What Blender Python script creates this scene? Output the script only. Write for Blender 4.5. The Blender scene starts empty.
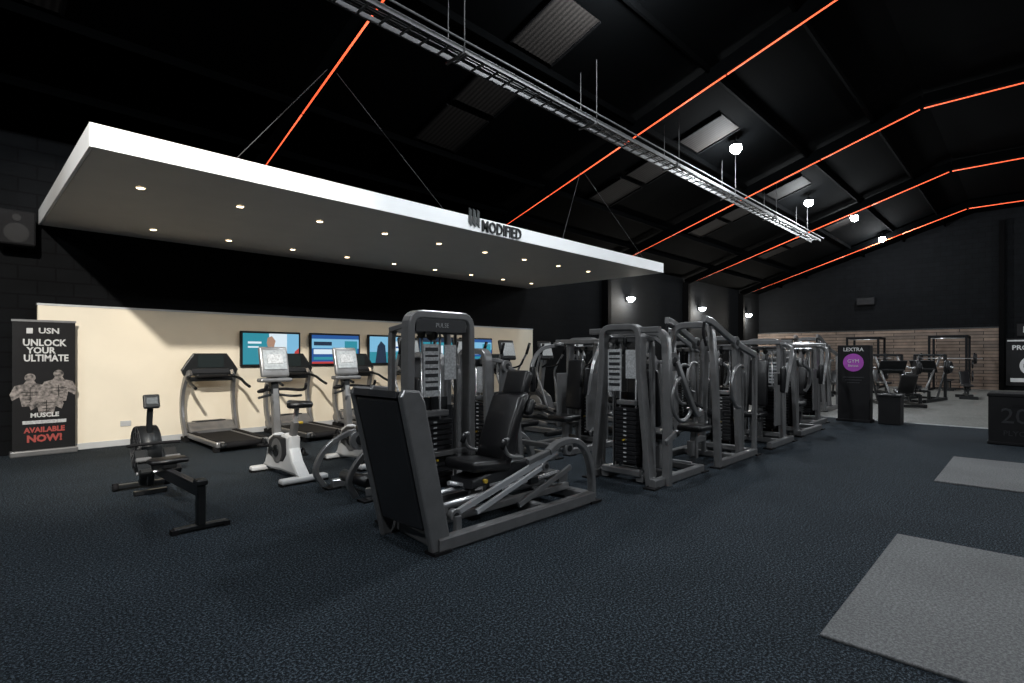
import bpy, bmesh, math, random
from mathutils import Vector, Matrix, Euler
random.seed(7)
V=Vector
sc=bpy.context.scene
sc.view_settings.view_transform='Standard'

# ------------------------------------------------------------ materials
def mat(name,col,rough=0.5,metal=0.0,noise=0.0,nscale=20,emit=None,es=0,bump=0.0,bscale=80,spec=0.5):
    m=bpy.data.materials.new(name); m.use_nodes=True
    nt=m.node_tree; p=nt.nodes['Principled BSDF']
    p.inputs['Base Color'].default_value=(*col,1); p.inputs['Roughness'].default_value=rough
    p.inputs['Metallic'].default_value=metal
    p.inputs['Specular IOR Level'].default_value=spec
    if emit:
        p.inputs['Emission Color'].default_value=(*emit,1); p.inputs['Emission Strength'].default_value=es
    tc=nt.nodes.new('ShaderNodeTexCoord')
    if noise>0:
        n=nt.nodes.new('ShaderNodeTexNoise'); n.inputs['Scale'].default_value=nscale; n.inputs['Detail'].default_value=4
        r=nt.nodes.new('ShaderNodeValToRGB')
        r.color_ramp.elements[0].position=.3; r.color_ramp.elements[1].position=.7
        r.color_ramp.elements[0].color=(*[c*(1-noise) for c in col],1)
        r.color_ramp.elements[1].color=(*[min(1,c*(1+noise)) for c in col],1)
        nt.links.new(tc.outputs['Object'],n.inputs['Vector']); nt.links.new(n.outputs['Fac'],r.inputs['Fac'])
        nt.links.new(r.outputs['Color'],p.inputs['Base Color'])
    if bump>0:
        n2=nt.nodes.new('ShaderNodeTexNoise'); n2.inputs['Scale'].default_value=bscale
        bp=nt.nodes.new('ShaderNodeBump'); bp.inputs['Strength'].default_value=bump; bp.inputs['Distance'].default_value=.01
        nt.links.new(tc.outputs['Object'],n2.inputs['Vector']); nt.links.new(n2.outputs['Fac'],bp.inputs['Height'])
        nt.links.new(bp.outputs['Normal'],p.inputs['Normal'])
    return m

M={}
M['frame']=mat('frame_silver_grey_paint',(.225,.225,.228),.30,.55,.10,8)
M['steel']=mat('polished_steel',(.80,.81,.83),.25,.7,.05,10)
M['dark']=mat('dark_plastic',(.008,.009,.010),.42,0,.2,12,spec=.35)
M['pad']=mat('black_vinyl',(.006,.006,.007),.36,0,.1,20,bump=.15)
M['shroud']=mat('charcoal_shroud',(.024,.025,.028),.42,.1,.1,6)
M['plate']=mat('cast_iron_plate',(.014,.014,.016),.45,.3,.2,30)
M['white']=mat('white_plastic',(.50,.51,.52),.4,0,.05,6)
M['placard']=mat('instruction_placard',(.42,.43,.44),.45,0,.35,45)
M['rubber']=mat('black_rubber',(.006,.006,.007),.8,0,.2,60,spec=.2)
M['console']=mat('console_face',(.30,.32,.33),.3,0,.25,30,emit=(.7,.78,.85),es=.06)
M['lcd']=mat('lcd_off',(.05,.055,.055),.25,0,.1,30)
M['ledw']=mat('screen_dim',(.015,.02,.02),.2,0,0,1,emit=(.10,.13,.14),es=.06)
M['yellow']=mat('yellow_knob',(.5,.33,.03),.4,0,.05)
M['blackpaint']=mat('matt_black_paint',(.0018,.0018,.002),.88,0,.2,3,spec=.05)
M['hanger']=mat('hanger_wire',(.04,.04,.042),.6,.3,.1,3)
M['wht_text']=mat('white_print',(.55,.55,.55),.6,0,.03)
M['red_text']=mat('red_print',(.33,.05,.04),.6,0,.03)
M['skin']=mat('printed_figure_skin',(.16,.14,.13),.6,0,.9,22)
M['purple']=mat('purple_print',(.33,.05,.38),.5,0,.1)
M['fascia']=mat('canopy_white_paint',(.88,.89,.90),.5,0,.02,3)
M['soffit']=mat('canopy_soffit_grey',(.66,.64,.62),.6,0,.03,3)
M['tray']=mat('galvanised_steel',(.085,.085,.088),.65,.1,.15,15,spec=.3)
M['led']=mat('orange_led_tube',(.9,.12,.04),.5,0,.0,1,emit=(1,.12,.045),es=1.5)
M['lamp']=mat('lamp_emitter',(1,1,1),.5,0,0,1,emit=(.93,.97,1),es=120)
M['lampw']=mat('downlight_emitter',(1,1,1),.5,0,0,1,emit=(1,.74,.46),es=9)
M['banner']=mat('banner_print_black',(.006,.006,.007),.6,0,.2,4,spec=.2)
for k,c in (('tvteal',(.03,.26,.34)),('tvblue',(.02,.09,.30)),('tvwhite',(.70,.82,.9)),('tvred',(.5,.05,.05)),('tvsky',(.20,.48,.70)),('tvdark',(.015,.03,.06)),('tvskin',(.40,.24,.17))):
    M[k]=mat('tv_pixels_'+k[2:],(.01,.01,.01),.2,0,0,1,emit=c,es=1.0)

def carpet(name,base,fleck,s=130,rough=.95,amt=.6,lo=.42,hi=.62):
    m=bpy.data.materials.new(name); m.use_nodes=True; nt=m.node_tree; p=nt.nodes['Principled BSDF']
    p.inputs['Roughness'].default_value=rough; p.inputs['Specular IOR Level'].default_value=.1
    g=nt.nodes.new('ShaderNodeNewGeometry')
    n=nt.nodes.new('ShaderNodeTexNoise'); n.inputs['Scale'].default_value=s; n.inputs['Detail'].default_value=3; n.inputs['Roughness'].default_value=.8
    r=nt.nodes.new('ShaderNodeValToRGB'); r.color_ramp.elements[0].position=lo; r.color_ramp.elements[1].position=hi
    r.color_ramp.elements[0].color=(*base,1); r.color_ramp.elements[1].color=(*fleck,1)
    n2=nt.nodes.new('ShaderNodeTexNoise'); n2.inputs['Scale'].default_value=1.3; n2.inputs['Detail'].default_value=5
    mr=nt.nodes.new('ShaderNodeMapRange'); mr.inputs[3].default_value=.7; mr.inputs[4].default_value=1.3
    mx=nt.nodes.new('ShaderNodeVectorMath'); mx.operation='SCALE'
    nt.links.new(g.outputs['Position'],n.inputs['Vector']); nt.links.new(g.outputs['Position'],n2.inputs['Vector'])
    nt.links.new(n.outputs['Fac'],r.inputs['Fac']); nt.links.new(n2.outputs['Fac'],mr.inputs[0])
    nt.links.new(r.outputs['Color'],mx.inputs[0]); nt.links.new(mr.outputs[0],mx.inputs['Scale'])
    nt.links.new(mx.outputs[0],p.inputs['Base Color'])
    bp=nt.nodes.new('ShaderNodeBump'); bp.inputs['Strength'].default_value=amt; bp.inputs['Distance'].default_value=.006
    nt.links.new(n.outputs['Fac'],bp.inputs['Height']); nt.links.new(bp.outputs['Normal'],p.inputs['Normal'])
    return m
M['carpet']=carpet('speckled_carpet',(.0045,.0062,.0085),(.100,.130,.158),72,lo=.49,hi=.70,amt=.35)
M['mat']=carpet('rubber_mat_speckle',(.085,.087,.09),(.175,.178,.18),60,.7,.2)
M['gymfloor']=carpet('grey_free_weight_floor',(.11,.11,.105),(.22,.22,.205),30,.5,.1)

def brickwall(name,c1,c2,mortar,scale,rough=.8,bw=.5,rh=.25,bump=.4,axis='yz',spec=.2):
    m=bpy.data.materials.new(name); m.use_nodes=True; nt=m.node_tree; p=nt.nodes['Principled BSDF']
    p.inputs['Roughness'].default_value=rough; p.inputs['Specular IOR Level'].default_value=spec
    g=nt.nodes.new('ShaderNodeNewGeometry'); sx=nt.nodes.new('ShaderNodeSeparateXYZ'); cx=nt.nodes.new('ShaderNodeCombineXYZ')
    b=nt.nodes.new('ShaderNodeTexBrick'); b.inputs['Scale'].default_value=scale
    b.inputs['Color1'].default_value=(*c1,1); b.inputs['Color2'].default_value=(*c2,1); b.inputs['Mortar'].default_value=(*mortar,1)
    b.inputs['Mortar Size'].default_value=.012; b.inputs['Brick Width'].default_value=bw; b.inputs['Row Height'].default_value=rh
    nt.links.new(g.outputs['Position'],sx.inputs[0])
    nt.links.new(sx.outputs['Y' if axis=='yz' else 'X'],cx.inputs[0]); nt.links.new(sx.outputs['Z'],cx.inputs[1])
    nt.links.new(cx.outputs[0],b.inputs['Vector'])
    n=nt.nodes.new('ShaderNodeTexNoise'); n.inputs['Scale'].default_value=3; n.inputs['Detail'].default_value=8
    nt.links.new(g.outputs['Position'],n.inputs['Vector'])
    mr=nt.nodes.new('ShaderNodeMapRange'); mr.inputs[3].default_value=.5; mr.inputs[4].default_value=1.5
    mx=nt.nodes.new('ShaderNodeVectorMath'); mx.operation='SCALE'
    nt.links.new(n.outputs['Fac'],mr.inputs[0]); nt.links.new(b.outputs['Color'],mx.inputs[0]); nt.links.new(mr.outputs[0],mx.inputs['Scale'])
    nt.links.new(mx.outputs[0],p.inputs['Base Color'])
    bp=nt.nodes.new('ShaderNodeBump'); bp.inputs['Strength'].default_value=bump; bp.invert=True
    nt.links.new(b.outputs['Fac'],bp.inputs['Height']); nt.links.new(bp.outputs['Normal'],p.inputs['Normal'])
    return m
M['brick']=brickwall('black_painted_block_wall',(.0032,.0037,.0045),(.004,.0046,.0055),(.0015,.0015,.002),1,.85,.44,.22,spec=.1)
M['brickx']=brickwall('black_painted_block_wall_side',(.0028,.0032,.0038),(.0035,.004,.0047),(.0015,.0015,.002),1,.85,.44,.22,axis='xz',spec=.1)
M['wood']=brickwall('reclaimed_wood_planks',(.19,.14,.11),(.105,.083,.07),(.015,.013,.012),1,.7,1.6,.14)
M['cream']=mat('cream_wall_paint',(.82,.74,.60),.75,0,.03,2)
def roofmat():
    m=bpy.data.materials.new('black_corrugated_roof'); m.use_nodes=True; nt=m.node_tree; p=nt.nodes['Principled BSDF']
    p.inputs['Base Color'].default_value=(.0006,.0007,.0008,1); p.inputs['Roughness'].default_value=.95; p.inputs['Specular IOR Level'].default_value=.015
    g=nt.nodes.new('ShaderNodeNewGeometry'); w=nt.nodes.new('ShaderNodeTexWave'); w.inputs['Scale'].default_value=1.6
    w.bands_direction='X'
    bp=nt.nodes.new('ShaderNodeBump'); bp.inputs['Strength'].default_value=.5
    nt.links.new(g.outputs['Position'],w.inputs['Vector']); nt.links.new(w.outputs['Fac'],bp.inputs['Height']); nt.links.new(bp.outputs['Normal'],p.inputs['Normal'])
    return m
M['roof']=roofmat()
def rooflight():
    m=bpy.data.materials.new('translucent_rooflight'); m.use_nodes=True; nt=m.node_tree; p=nt.nodes['Principled BSDF']
    p.inputs['Roughness'].default_value=.8; p.inputs['Specular IOR Level'].default_value=.05
    g=nt.nodes.new('ShaderNodeNewGeometry'); w=nt.nodes.new('ShaderNodeTexWave'); w.inputs['Scale'].default_value=3.5; w.bands_direction='X'
    r=nt.nodes.new('ShaderNodeValToRGB'); r.color_ramp.elements[0].color=(.009,.008,.0076,1); r.color_ramp.elements[1].color=(.021,.0185,.017,1)
    nt.links.new(g.outputs['Position'],w.inputs['Vector']); nt.links.new(w.outputs['Fac'],r.inputs['Fac']); nt.links.new(r.outputs['Color'],p.inputs['Base Color'])
    return m
M['rooflight']=rooflight()

# ------------------------------------------------------------ mesh builder
def catmull(pts,k=6):
    pts=[V(p) for p in pts]; out=[]
    P=[2*pts[0]-pts[1]]+pts+[2*pts[-1]-pts[-2]]
    for i in range(1,len(P)-2):
        for j in range(k):
            t=j/k; a,b,c,d=P[i-1],P[i],P[i+1],P[i+2]
            out.append(.5*((2*b)+(c-a)*t+(2*a-5*b+4*c-d)*t*t+(3*b-a-3*c+d)*t**3))
    out.append(pts[-1]); return out
def fillet(pts,rad,k=5):
    pts=[V(p) for p in pts]; out=[pts[0]]
    for i in range(1,len(pts)-1):
        a,b,c=pts[i-1],pts[i],pts[i+1]
        r=min(rad,(a-b).length*.49,(c-b).length*.49)
        p=b+(a-b).normalized()*r; q=b+(c-b).normalized()*r
        for j in range(k+1):
            t=j/k; out.append((1-t)**2*p+2*t*(1-t)*b+t*t*q)
    out.append(pts[-1]); return out

class B:
    def __init__(s): s.bm=bmesh.new(); s.mats=[]
    def mi(s,m):
        m=M[m] if isinstance(m,str) else m
        if m not in s.mats: s.mats.append(m)
        return s.mats.index(m)
    def box(s,c,size,m,rot=(0,0,0),bev=0,seg=1,smooth=False):
        T=Matrix.Translation(V(c))@Euler([math.radians(a) for a in rot]).to_matrix().to_4x4()@Matrix.Diagonal((*size,1))
        t=bmesh.new(); bmesh.ops.create_cube(t,size=1,matrix=T)
        if bev>0: bmesh.ops.bevel(t,geom=t.edges[:],offset=min(bev,min(size)*.48),segments=seg,affect='EDGES',profile=.5)
        s.merge(t,m,smooth)
    def merge(s,t,m,smooth=False):
        i=s.mi(m)
        mp={}
        for v in t.verts: mp[v]=s.bm.verts.new(v.co)
        for f in t.faces:
            try: nf=s.bm.faces.new([mp[v] for v in f.verts]); nf.material_index=i; nf.smooth=smooth
            except ValueError: pass
        t.free()
    def sweep(s,pts,prof,m,nrm=None,smooth=True,taper=None,closed=False):
        i=s.mi(m); pts=[V(p) for p in pts]; n=len(pts); rings=[]
        N=None
        for k in range(n):
            if closed: t=pts[(k+1)%n]-pts[k-1]
            else: t=pts[min(k+1,n-1)]-pts[max(k-1,0)]
            t.normalize()
            if nrm is not None: u=V(nrm); u=(u-t*u.dot(t)).normalized()
            else:
                if N is None:
                    r=V((0,0,1)) if abs(t.z)<.9 else V((0,1,0))
                    N=r
                u=(N-t*N.dot(t)); 
                if u.length<1e-4: u=t.orthogonal()
                u.normalize(); N=u
            w=t.cross(u); sc_=1 if taper is None else taper[0]+(taper[1]-taper[0])*k/(n-1)
            rings.append([s.bm.verts.new(pts[k]+u*a*sc_+w*b*sc_) for a,b in prof])
        L=len(prof)
        for k in range(n if closed else n-1):
            r0=rings[k]; r1=rings[(k+1)%n]
            for j in range(L):
                f=s.bm.faces.new((r0[j],r0[(j+1)%L],r1[(j+1)%L],r1[j])); f.material_index=i; f.smooth=smooth
        if not closed:
            for r in (rings[0],rings[-1]):
                f=s.bm.faces.new(r); f.material_index=i
    def tube(s,pts,r,m,n=10,curve=False,fil=0,nrm=None,taper=None,closed=False):
        if curve: pts=catmull(pts)
        elif fil: pts=fillet(pts,fil)
        s.sweep(pts,[(r*math.cos(2*math.pi*k/n),r*math.sin(2*math.pi*k/n)) for k in range(n)],m,nrm,True,taper,closed)
    def rect(s,pts,a,b,m,curve=False,fil=0,nrm=None):
        if curve: pts=catmull(pts)
        elif fil: pts=fillet(pts,fil)
        a/=2;b/=2;c=min(a,b)*.3
        s.sweep(pts,[(a,b-c),(a-c,b),(-a+c,b),(-a,b-c),(-a,-b+c),(-a+c,-b),(a-c,-b),(a,-b+c)],m,nrm,False)
    def cyl(s,p,q,r,m,n=20,r2=None):
        s.sweep([p,q],[(r*math.cos(2*math.pi*k/n),r*math.sin(2*math.pi*k/n)) for k in range(n)],m,None,True,(1,(r2/r) if r2 else 1))
    def ring(s,c,axis,R,r,m,n=28,a0=0,a1=360,k=8):
        ax=V(axis).normalized(); u=ax.orthogonal().normalized(); w=ax.cross(u)
        full=abs(a1-a0)>=360
        N=n if full else n+1
        pts=[V(c)+(u*math.cos(math.radians(a0+(a1-a0)*i/n))+w*math.sin(math.radians(a0+(a1-a0)*i/n)))*R for i in range(N)]
        s.tube(pts,r,m,k,nrm=ax,closed=full)
    def prism(s,poly,axis,c,th,m,bev=0.01,smooth=False):
        t=bmesh.new(); 
        def P(a,b,o):
            return {'x':V((c+o,a,b)),'y':V((a,c+o,b)),'z':V((a,b,c+o))}[axis]
        v0=[t.verts.new(P(a,b,-th/2)) for a,b in poly]; v1=[t.verts.new(P(a,b,th/2)) for a,b in poly]
        n=len(poly); t.faces.new(v0); t.faces.new(v1)
        for k in range(n): t.faces.new((v0[k],v0[(k+1)%n],v1[(k+1)%n],v1[k]))
        bmesh.ops.recalc_face_normals(t,faces=t.faces[:])
        if bev: 
            ed=[e for e in t.edges if (e.verts[0] in v0)==(e.verts[1] in v0)]
            bmesh.ops.bevel(t,geom=ed,offset=bev,segments=2,affect='EDGES',profile=.5)
        s.merge(t,m,smooth)
    def pad(s,c,size,m='pad',rot=(0,0,0),bev=.035): s.box(c,size,m,rot,bev,3,True)
    def text(s,body,loc,h,m,rot=(90,0,0),ext=.004,bold=0.0,align='CENTER',sx=1):
        cu=bpy.data.curves.new('t','FONT'); cu.body=body; cu.size=h; cu.extrude=ext; cu.offset=bold; cu.align_x=align; cu.align_y='CENTER'; cu.resolution_u=2
        o=bpy.data.objects.new('t',cu); sc.collection.objects.link(o); bpy.context.view_layer.update()
        me=bpy.data.meshes.new_from_object(o.evaluated_get(bpy.context.evaluated_depsgraph_get()))
        T=Matrix.Translation(V(loc))@Euler([math.radians(a) for a in rot]).to_matrix().to_4x4()@Matrix.Diagonal((sx,1,1,1))
        t=bmesh.new(); t.from_mesh(me); bmesh.ops.transform(t,matrix=T,verts=t.verts[:])
        bpy.data.objects.remove(o); bpy.data.meshes.remove(me); bpy.data.curves.remove(cu)
        s.merge(t,m)
    def dome(s,c,r,h,m,n=20,k=6):
        prev=None; i=s.mi(m)
        for j in range(k):
            a=j/(k)*math.pi/2; rr=r*math.cos(a); z=-h*math.sin(a)
            ring=[s.bm.verts.new((c[0]+rr*math.cos(2*math.pi*q/n),c[1]+rr*math.sin(2*math.pi*q/n),c[2]+z)) for q in range(n)]
            if prev:
                for q in range(n):
                    f=s.bm.faces.new((prev[q],prev[(q+1)%n],ring[(q+1)%n],ring[q])); f.material_index=i; f.smooth=True
            prev=ring
        f=s.bm.faces.new(prev); f.material_index=i
    def done(s,name,loc=(0,0,0),rz=0,scale=1):
        bmesh.ops.recalc_face_normals(s.bm,faces=s.bm.faces[:])
        me=bpy.data.meshes.new(name); s.bm.to_mesh(me); s.bm.free()
        for m in s.mats: me.materials.append(m)
        o=bpy.data.objects.new(name,me); sc.collection.objects.link(o)
        o.location=loc; o.rotation_euler=(0,0,math.radians(rz)); o.scale=(scale,)*3
        return o
def dup(o,name,loc,rz=0):
    n=bpy.data.objects.new(name,o.data); sc.collection.objects.link(n); n.location=loc; n.rotation_euler=(0,0,math.radians(rz)); return n

# ------------------------------------------------------------ room shell
X0,X1,YW=-5,31,11.0
EZ,RZ,RY=4.85,7.71,1.9
def roofz(y):
    y=abs(y); return RZ if y<RY else RZ-(y-RY)*(RZ-EZ)/(YW-RY)
b=B(); b.box(((X0+X1)/2,0,-.1),(X1-X0+.4,2*YW+.4,.2),'carpet'); b.done('floor')
b=B(); b.box(((14.6+X1)/2,0,.006),(X1-14.6,2*YW,.012),'gymfloor'); 
b.box((14.6,0,.008),(.05,2*YW,.016),'white'); b.done('free_weight_area_floor')
b=B(); b.box(((X0+X1)/2,YW+.1,EZ/2),(X1-X0+.4,.2,EZ),'brickx'); b.done('wall_left')
b=B(); b.box(((X0+X1)/2,-YW-.1,EZ/2),(X1-X0+.4,.2,EZ),'brickx'); b.done('wall_right')
gab=[(-YW,0),(YW,0),(YW,EZ),(RY,RZ),(-RY,RZ),(-YW,EZ)]
b=B(); b.prism(gab,'x',X1+.1,.2,'brick',0); b.done('wall_far')
b=B(); b.prism(gab,'x',X0-.1,.2,'brick',0); b.done('wall_back')
b=B()
for (ya,za,yb,zb) in ((YW+.2,EZ-.06,RY,RZ),(RY,RZ,-RY,RZ),(-RY,RZ,-YW-.2,EZ-.06)):
    t=bmesh.new()
    vs=[t.verts.new((x,y,z+o)) for o in (0,.12) for (x,y,z) in ((X0-.2,ya,za),(X1+.2,ya,za),(X1+.2,yb,zb),(X0-.2,yb,zb))]
    for f in ((0,1,2,3),(7,6,5,4),(0,4,5,1),(1,5,6,2),(2,6,7,3),(3,7,4,0)): t.faces.new([vs[i] for i in f])
    b.merge(t,'roof')
b.done('ceiling')
b=B(); b.box((6.5,YW-.06,1.13),(11.25,.12,2.26),'cream'); b.box((6.5,YW-.065,2.275),(11.27,.13,.03),'white'); b.done('wall_cream_panel')
b=B(); b.box((6.5,YW-.13,.05),(11.25,.02,.1),'white',bev=.004); b.done('baseboard_left')
b=B(); b.box((1.98,YW-.128,.36),(.15,.012,.09),'white',bev=.004); b.box((1.95,YW-.137,.37),(.03,.008,.03),'white'); b.box((2.01,YW-.137,.37),(.03,.008,.03),'white'); b.done('wall_socket')
b=B(); b.box((X1-.06,(YW+1.1)/2,1.33),(.12,YW-1.1,2.66),'wood'); b.box((X1-.07,(YW+1.1)/2,2.68),(.16,YW-1.1,.05),'dark'); b.done('wall_wood_cladding')

for i,x in enumerate((-2.24,3.84,9.92,16,22.1,28.2)):
    b=B()
    pts=[(x,-YW+.1,EZ-.2),(x,-RY,RZ-.17),(x,RY,RZ-.17),(x,YW-.1,EZ-.2)]
    for a,c in zip(pts[:-1],pts[1:]):
        b.rect([a,c],.16,.26,'roof',nrm=(1,0,0))
    for sgn in (1,-1):
        if sgn>0 and .9<x<12.1: b.box((x,YW-.14,4.3),(.2,.26,.9),'blackpaint')
        else: b.box((x,sgn*(YW-.14),EZ/2-.1),(.2,.26,EZ-.2),'blackpaint')
    b.done('roof_rafter' if i==0 else 'roof_rafter.%03d'%i)
    b=B()
    for a,c in (((x,10.5,roofz(10.5)-.35),(x,RY+.06,RZ-.36)),((x,RY,RZ-.355),(x,-RY,RZ-.355)),((x,-RY-.06,RZ-.36),(x,-10.5,roofz(10.5)-.35))):
        a=V(a);c=V(c); n=max(1,round((c-a).length/2.4))
        for k in range(n):
            p=a.lerp(c,k/n+.0015); q=a.lerp(c,(k+1)/n-.0015)
            b.cyl(p,q,.014,'led',8)
            b.box((p+q)/2+V((0,0,.03)),(.05,.06,.03),'dark')
    b.done('led_strip' if i==0 else 'led_strip.%03d'%i)
b=B()
for y in (-9.5,-8.2,-6.0,-4.4,-2.9,2.9,4.4,6.0,8.55,9.8):
    b.box(((X0+X1)/2,y,roofz(y)-.07),(X1-X0-.1,.05,.12),'roof')
b.done('roof_purlins')
b=B()
for xc in (.4,6.55,12.1,17.7,23.9,29.4):
    for (ya,yb) in ((7.45,8.45),(6.4,7.3),(4.9,5.9)):
        za,zb=roofz(ya)-.03,roofz(yb)-.03
        t=bmesh.new(); vs=[t.verts.new(p) for p in ((xc-.5,ya,za),(xc+.5,ya,za),(xc+.5,yb,zb),(xc-.5,yb,zb))]; t.faces.new(vs); b.merge(t,'rooflight')
        for xx in (xc-.5,xc+.5): b.rect([(xx,ya,za-.01),(xx,yb,zb-.01)],.04,.04,'blackpaint',nrm=(1,0,0))
b.done('rooflight_panels')
b=B(); ty,tz=5.6,5.55; xa,xb=-4.9,21.3
for dy in (-.15,.15):
    b.box(((xa+xb)/2,ty+dy,tz),(xb-xa,.02,.07),'tray')
x=xa+.1
while x<xb: b.box((x,ty,tz-.02),(.03,.3,.015),'tray'); x+=.3
for dy,r in ((-.08,.018),(-.03,.014),(.02,.02),(.07,.012)):
    b.tube([(xa+i*1.3,ty+dy+random.uniform(-.015,.015),tz+.005) for i in range(int((xb-xa)/1.3)+1)],r,'dark',6,curve=True)
b.cyl((xa,ty-.24,tz+.06),(xb,ty-.24,tz+.06),.014,'tray',8)
x=xa+.6
while x<xb:
    for dy in (-.17,.17): b.cyl((x,ty+dy,tz-.06),(x,ty+dy,roofz(ty+dy)-.005),.007,'tray',6)
    b.box((x,ty,tz-.05),(.04,.42,.03),'tray'); x+=3.0
b.done('cable_tray')

# ------------------------------------------------------------ canopy
b=B()
cx0,cx1,cy0,cy1,cz0,cz1=.9,12.0,6.5,YW,3.5,3.73
b.box(((cx0+cx1)/2,(cy0+cy1)/2,cz0+.05),(cx1-cx0-.06,cy1-cy0-.03,.1),'soffit')
b.box(((cx0+cx1)/2,(cy0+cy1)/2,cz1-.03),(cx1-cx0-.06,cy1-cy0-.03,.05),'blackpaint')
b.box(((cx0+cx1)/2,cy0+.01,(cz0+cz1)/2),(cx1-cx0,.03,cz1-cz0),'fascia')
for x in (cx0+.01,cx1-.01): b.box((x,(cy0+cy1)/2,(cz0+cz1)/2),(.03,cy1-cy0,cz1-cz0),'fascia')
b.done('suspended_canopy')
dl=[(1.54+1.12*i,7.65) for i in range(9)]+[(2.19+1.12*i,10.05) for i in range(9)]
b=B()
for x,y in dl:
    b.ring((x,y,cz0-.009),(0,0,1),.05,.008,'white',16,k=6)
    b.cyl((x,y,cz0-.018),(x,y,cz0-.001),.042,'lampw',14)
b.done('canopy_downlights')
for i,(x,y) in enumerate(dl):
    l=bpy.data.lights.new('downlight_lamp','SPOT'); l.energy=42; l.spot_size=math.radians(88); l.spot_blend=.8; l.color=(1,.78,.53); l.shadow_soft_size=.04
    o=bpy.data.objects.new('downlight_lamp.%03d'%i,l); sc.collection.objects.link(o); o.location=(x,y,cz0-.03)
b=B()
for rx in (3.84,9.92):
    for dx in (-1.6,1.6):
        b.cyl((rx+ (.05 if dx>0 else -.05),7.4,roofz(7.4)-.3),(rx+dx,6.7,cz1+.002),.006,'hanger',6)
b.done('canopy_hanger_cables')
b=B()
b.text('MODIFIED',(6.45,cy0-.02,3.60),.26,'dark',ext=.012,bold=.004,sx=.80)
for k in range(3): b.prism([(5.70+k*.085,3.62),(5.755+k*.085,3.56),(5.755+k*.085,3.82),(5.70+k*.085,3.85)],'y',cy0-.02,.02,'lcd',0)
b.done('gym_name_sign')

# ------------------------------------------------------------ lamps
hb=[(6.6,3.85,620),(12.9,5.1,520),(19.0,5.2,480),(22.9,4.75,400),(27.9,4.75,380),(-3.6,4.2,480),(1.2,3.9,440),(-1.5,-4.5,450),(5,-5,560),(12,-5,560),(19,-5,520),(26,-5,480)]
for i,(x,y,e) in enumerate(hb):
    z=roofz(y)-.30
    b=B(); b.cyl((0,0,.06),(0,0,.14),.13,'dark',20,.06); b.cyl((0,0,.14),(0,0,.29),.02,'dark',8)
    b.dome((0,0,0),.13,.13,'lamp'); b.cyl((0,0,0),(0,0,.06),.13,'lamp',20,.12)
    b.done('high_bay_lamp' if i==0 else 'high_bay_lamp.%03d'%i,(x,y,z))
    l=bpy.data.lights.new('high_bay_light','POINT'); l.energy=e*.85; l.color=(.90,.96,1); l.shadow_soft_size=.12
    o=bpy.data.objects.new('high_bay_light.%03d'%i,l); sc.collection.objects.link(o); o.location=(x,y,z-.34)
src=V((-2.0,-1.0,6.7)); tgt=V((2.9,11,.9))
d=(tgt-src).normalized()
b=B(); b.box((0,0,0),(.3,.22,.12),'dark',bev=.01); b.box((0,0,-.065),(.26,.18,.012),'lamp')
o=b.done('ceiling_floodlight',src); o.rotation_euler=d.to_track_quat('-Z','Y').to_euler()
b=B(); b.cyl((0,0,.06),(0,0,RZ-6.7-.01),.015,'dark',8); b.done('floodlight_drop_rod',src)
l=bpy.data.lights.new('ceiling_flood_beam','SPOT'); l.energy=6500; l.spot_size=math.radians(36); l.spot_blend=.6; l.color=(1,.95,.86); l.shadow_soft_size=.12
o=bpy.data.objects.new('ceiling_flood_beam',l); sc.collection.objects.link(o); o.location=src+d*.12; o.rotation_euler=d.to_track_quat('-Z','Y').to_euler()
for i,x in enumerate((17.5,23.5,29.0)):
    b=B(); b.box((0,.1,0),(.16,.1,.2),'dark',bev=.01); b.box((0,0,.06),(.32,.16,.06),'dark',(25,0,0),.01); b.dome((0,-.02,.03),.15,.15,'lamp')
    b.done('wall_floodlight' if i==0 else 'wall_floodlight.%03d'%i,(x,YW-.18,3.6))
    l=bpy.data.lights.new('flood_light','POINT'); l.energy=230; l.color=(1,.95,.85); l.shadow_soft_size=.08
    o=bpy.data.objects.new('flood_light.%03d'%i,l); sc.collection.objects.link(o); o.location=(x,YW-.42,3.42)

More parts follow.
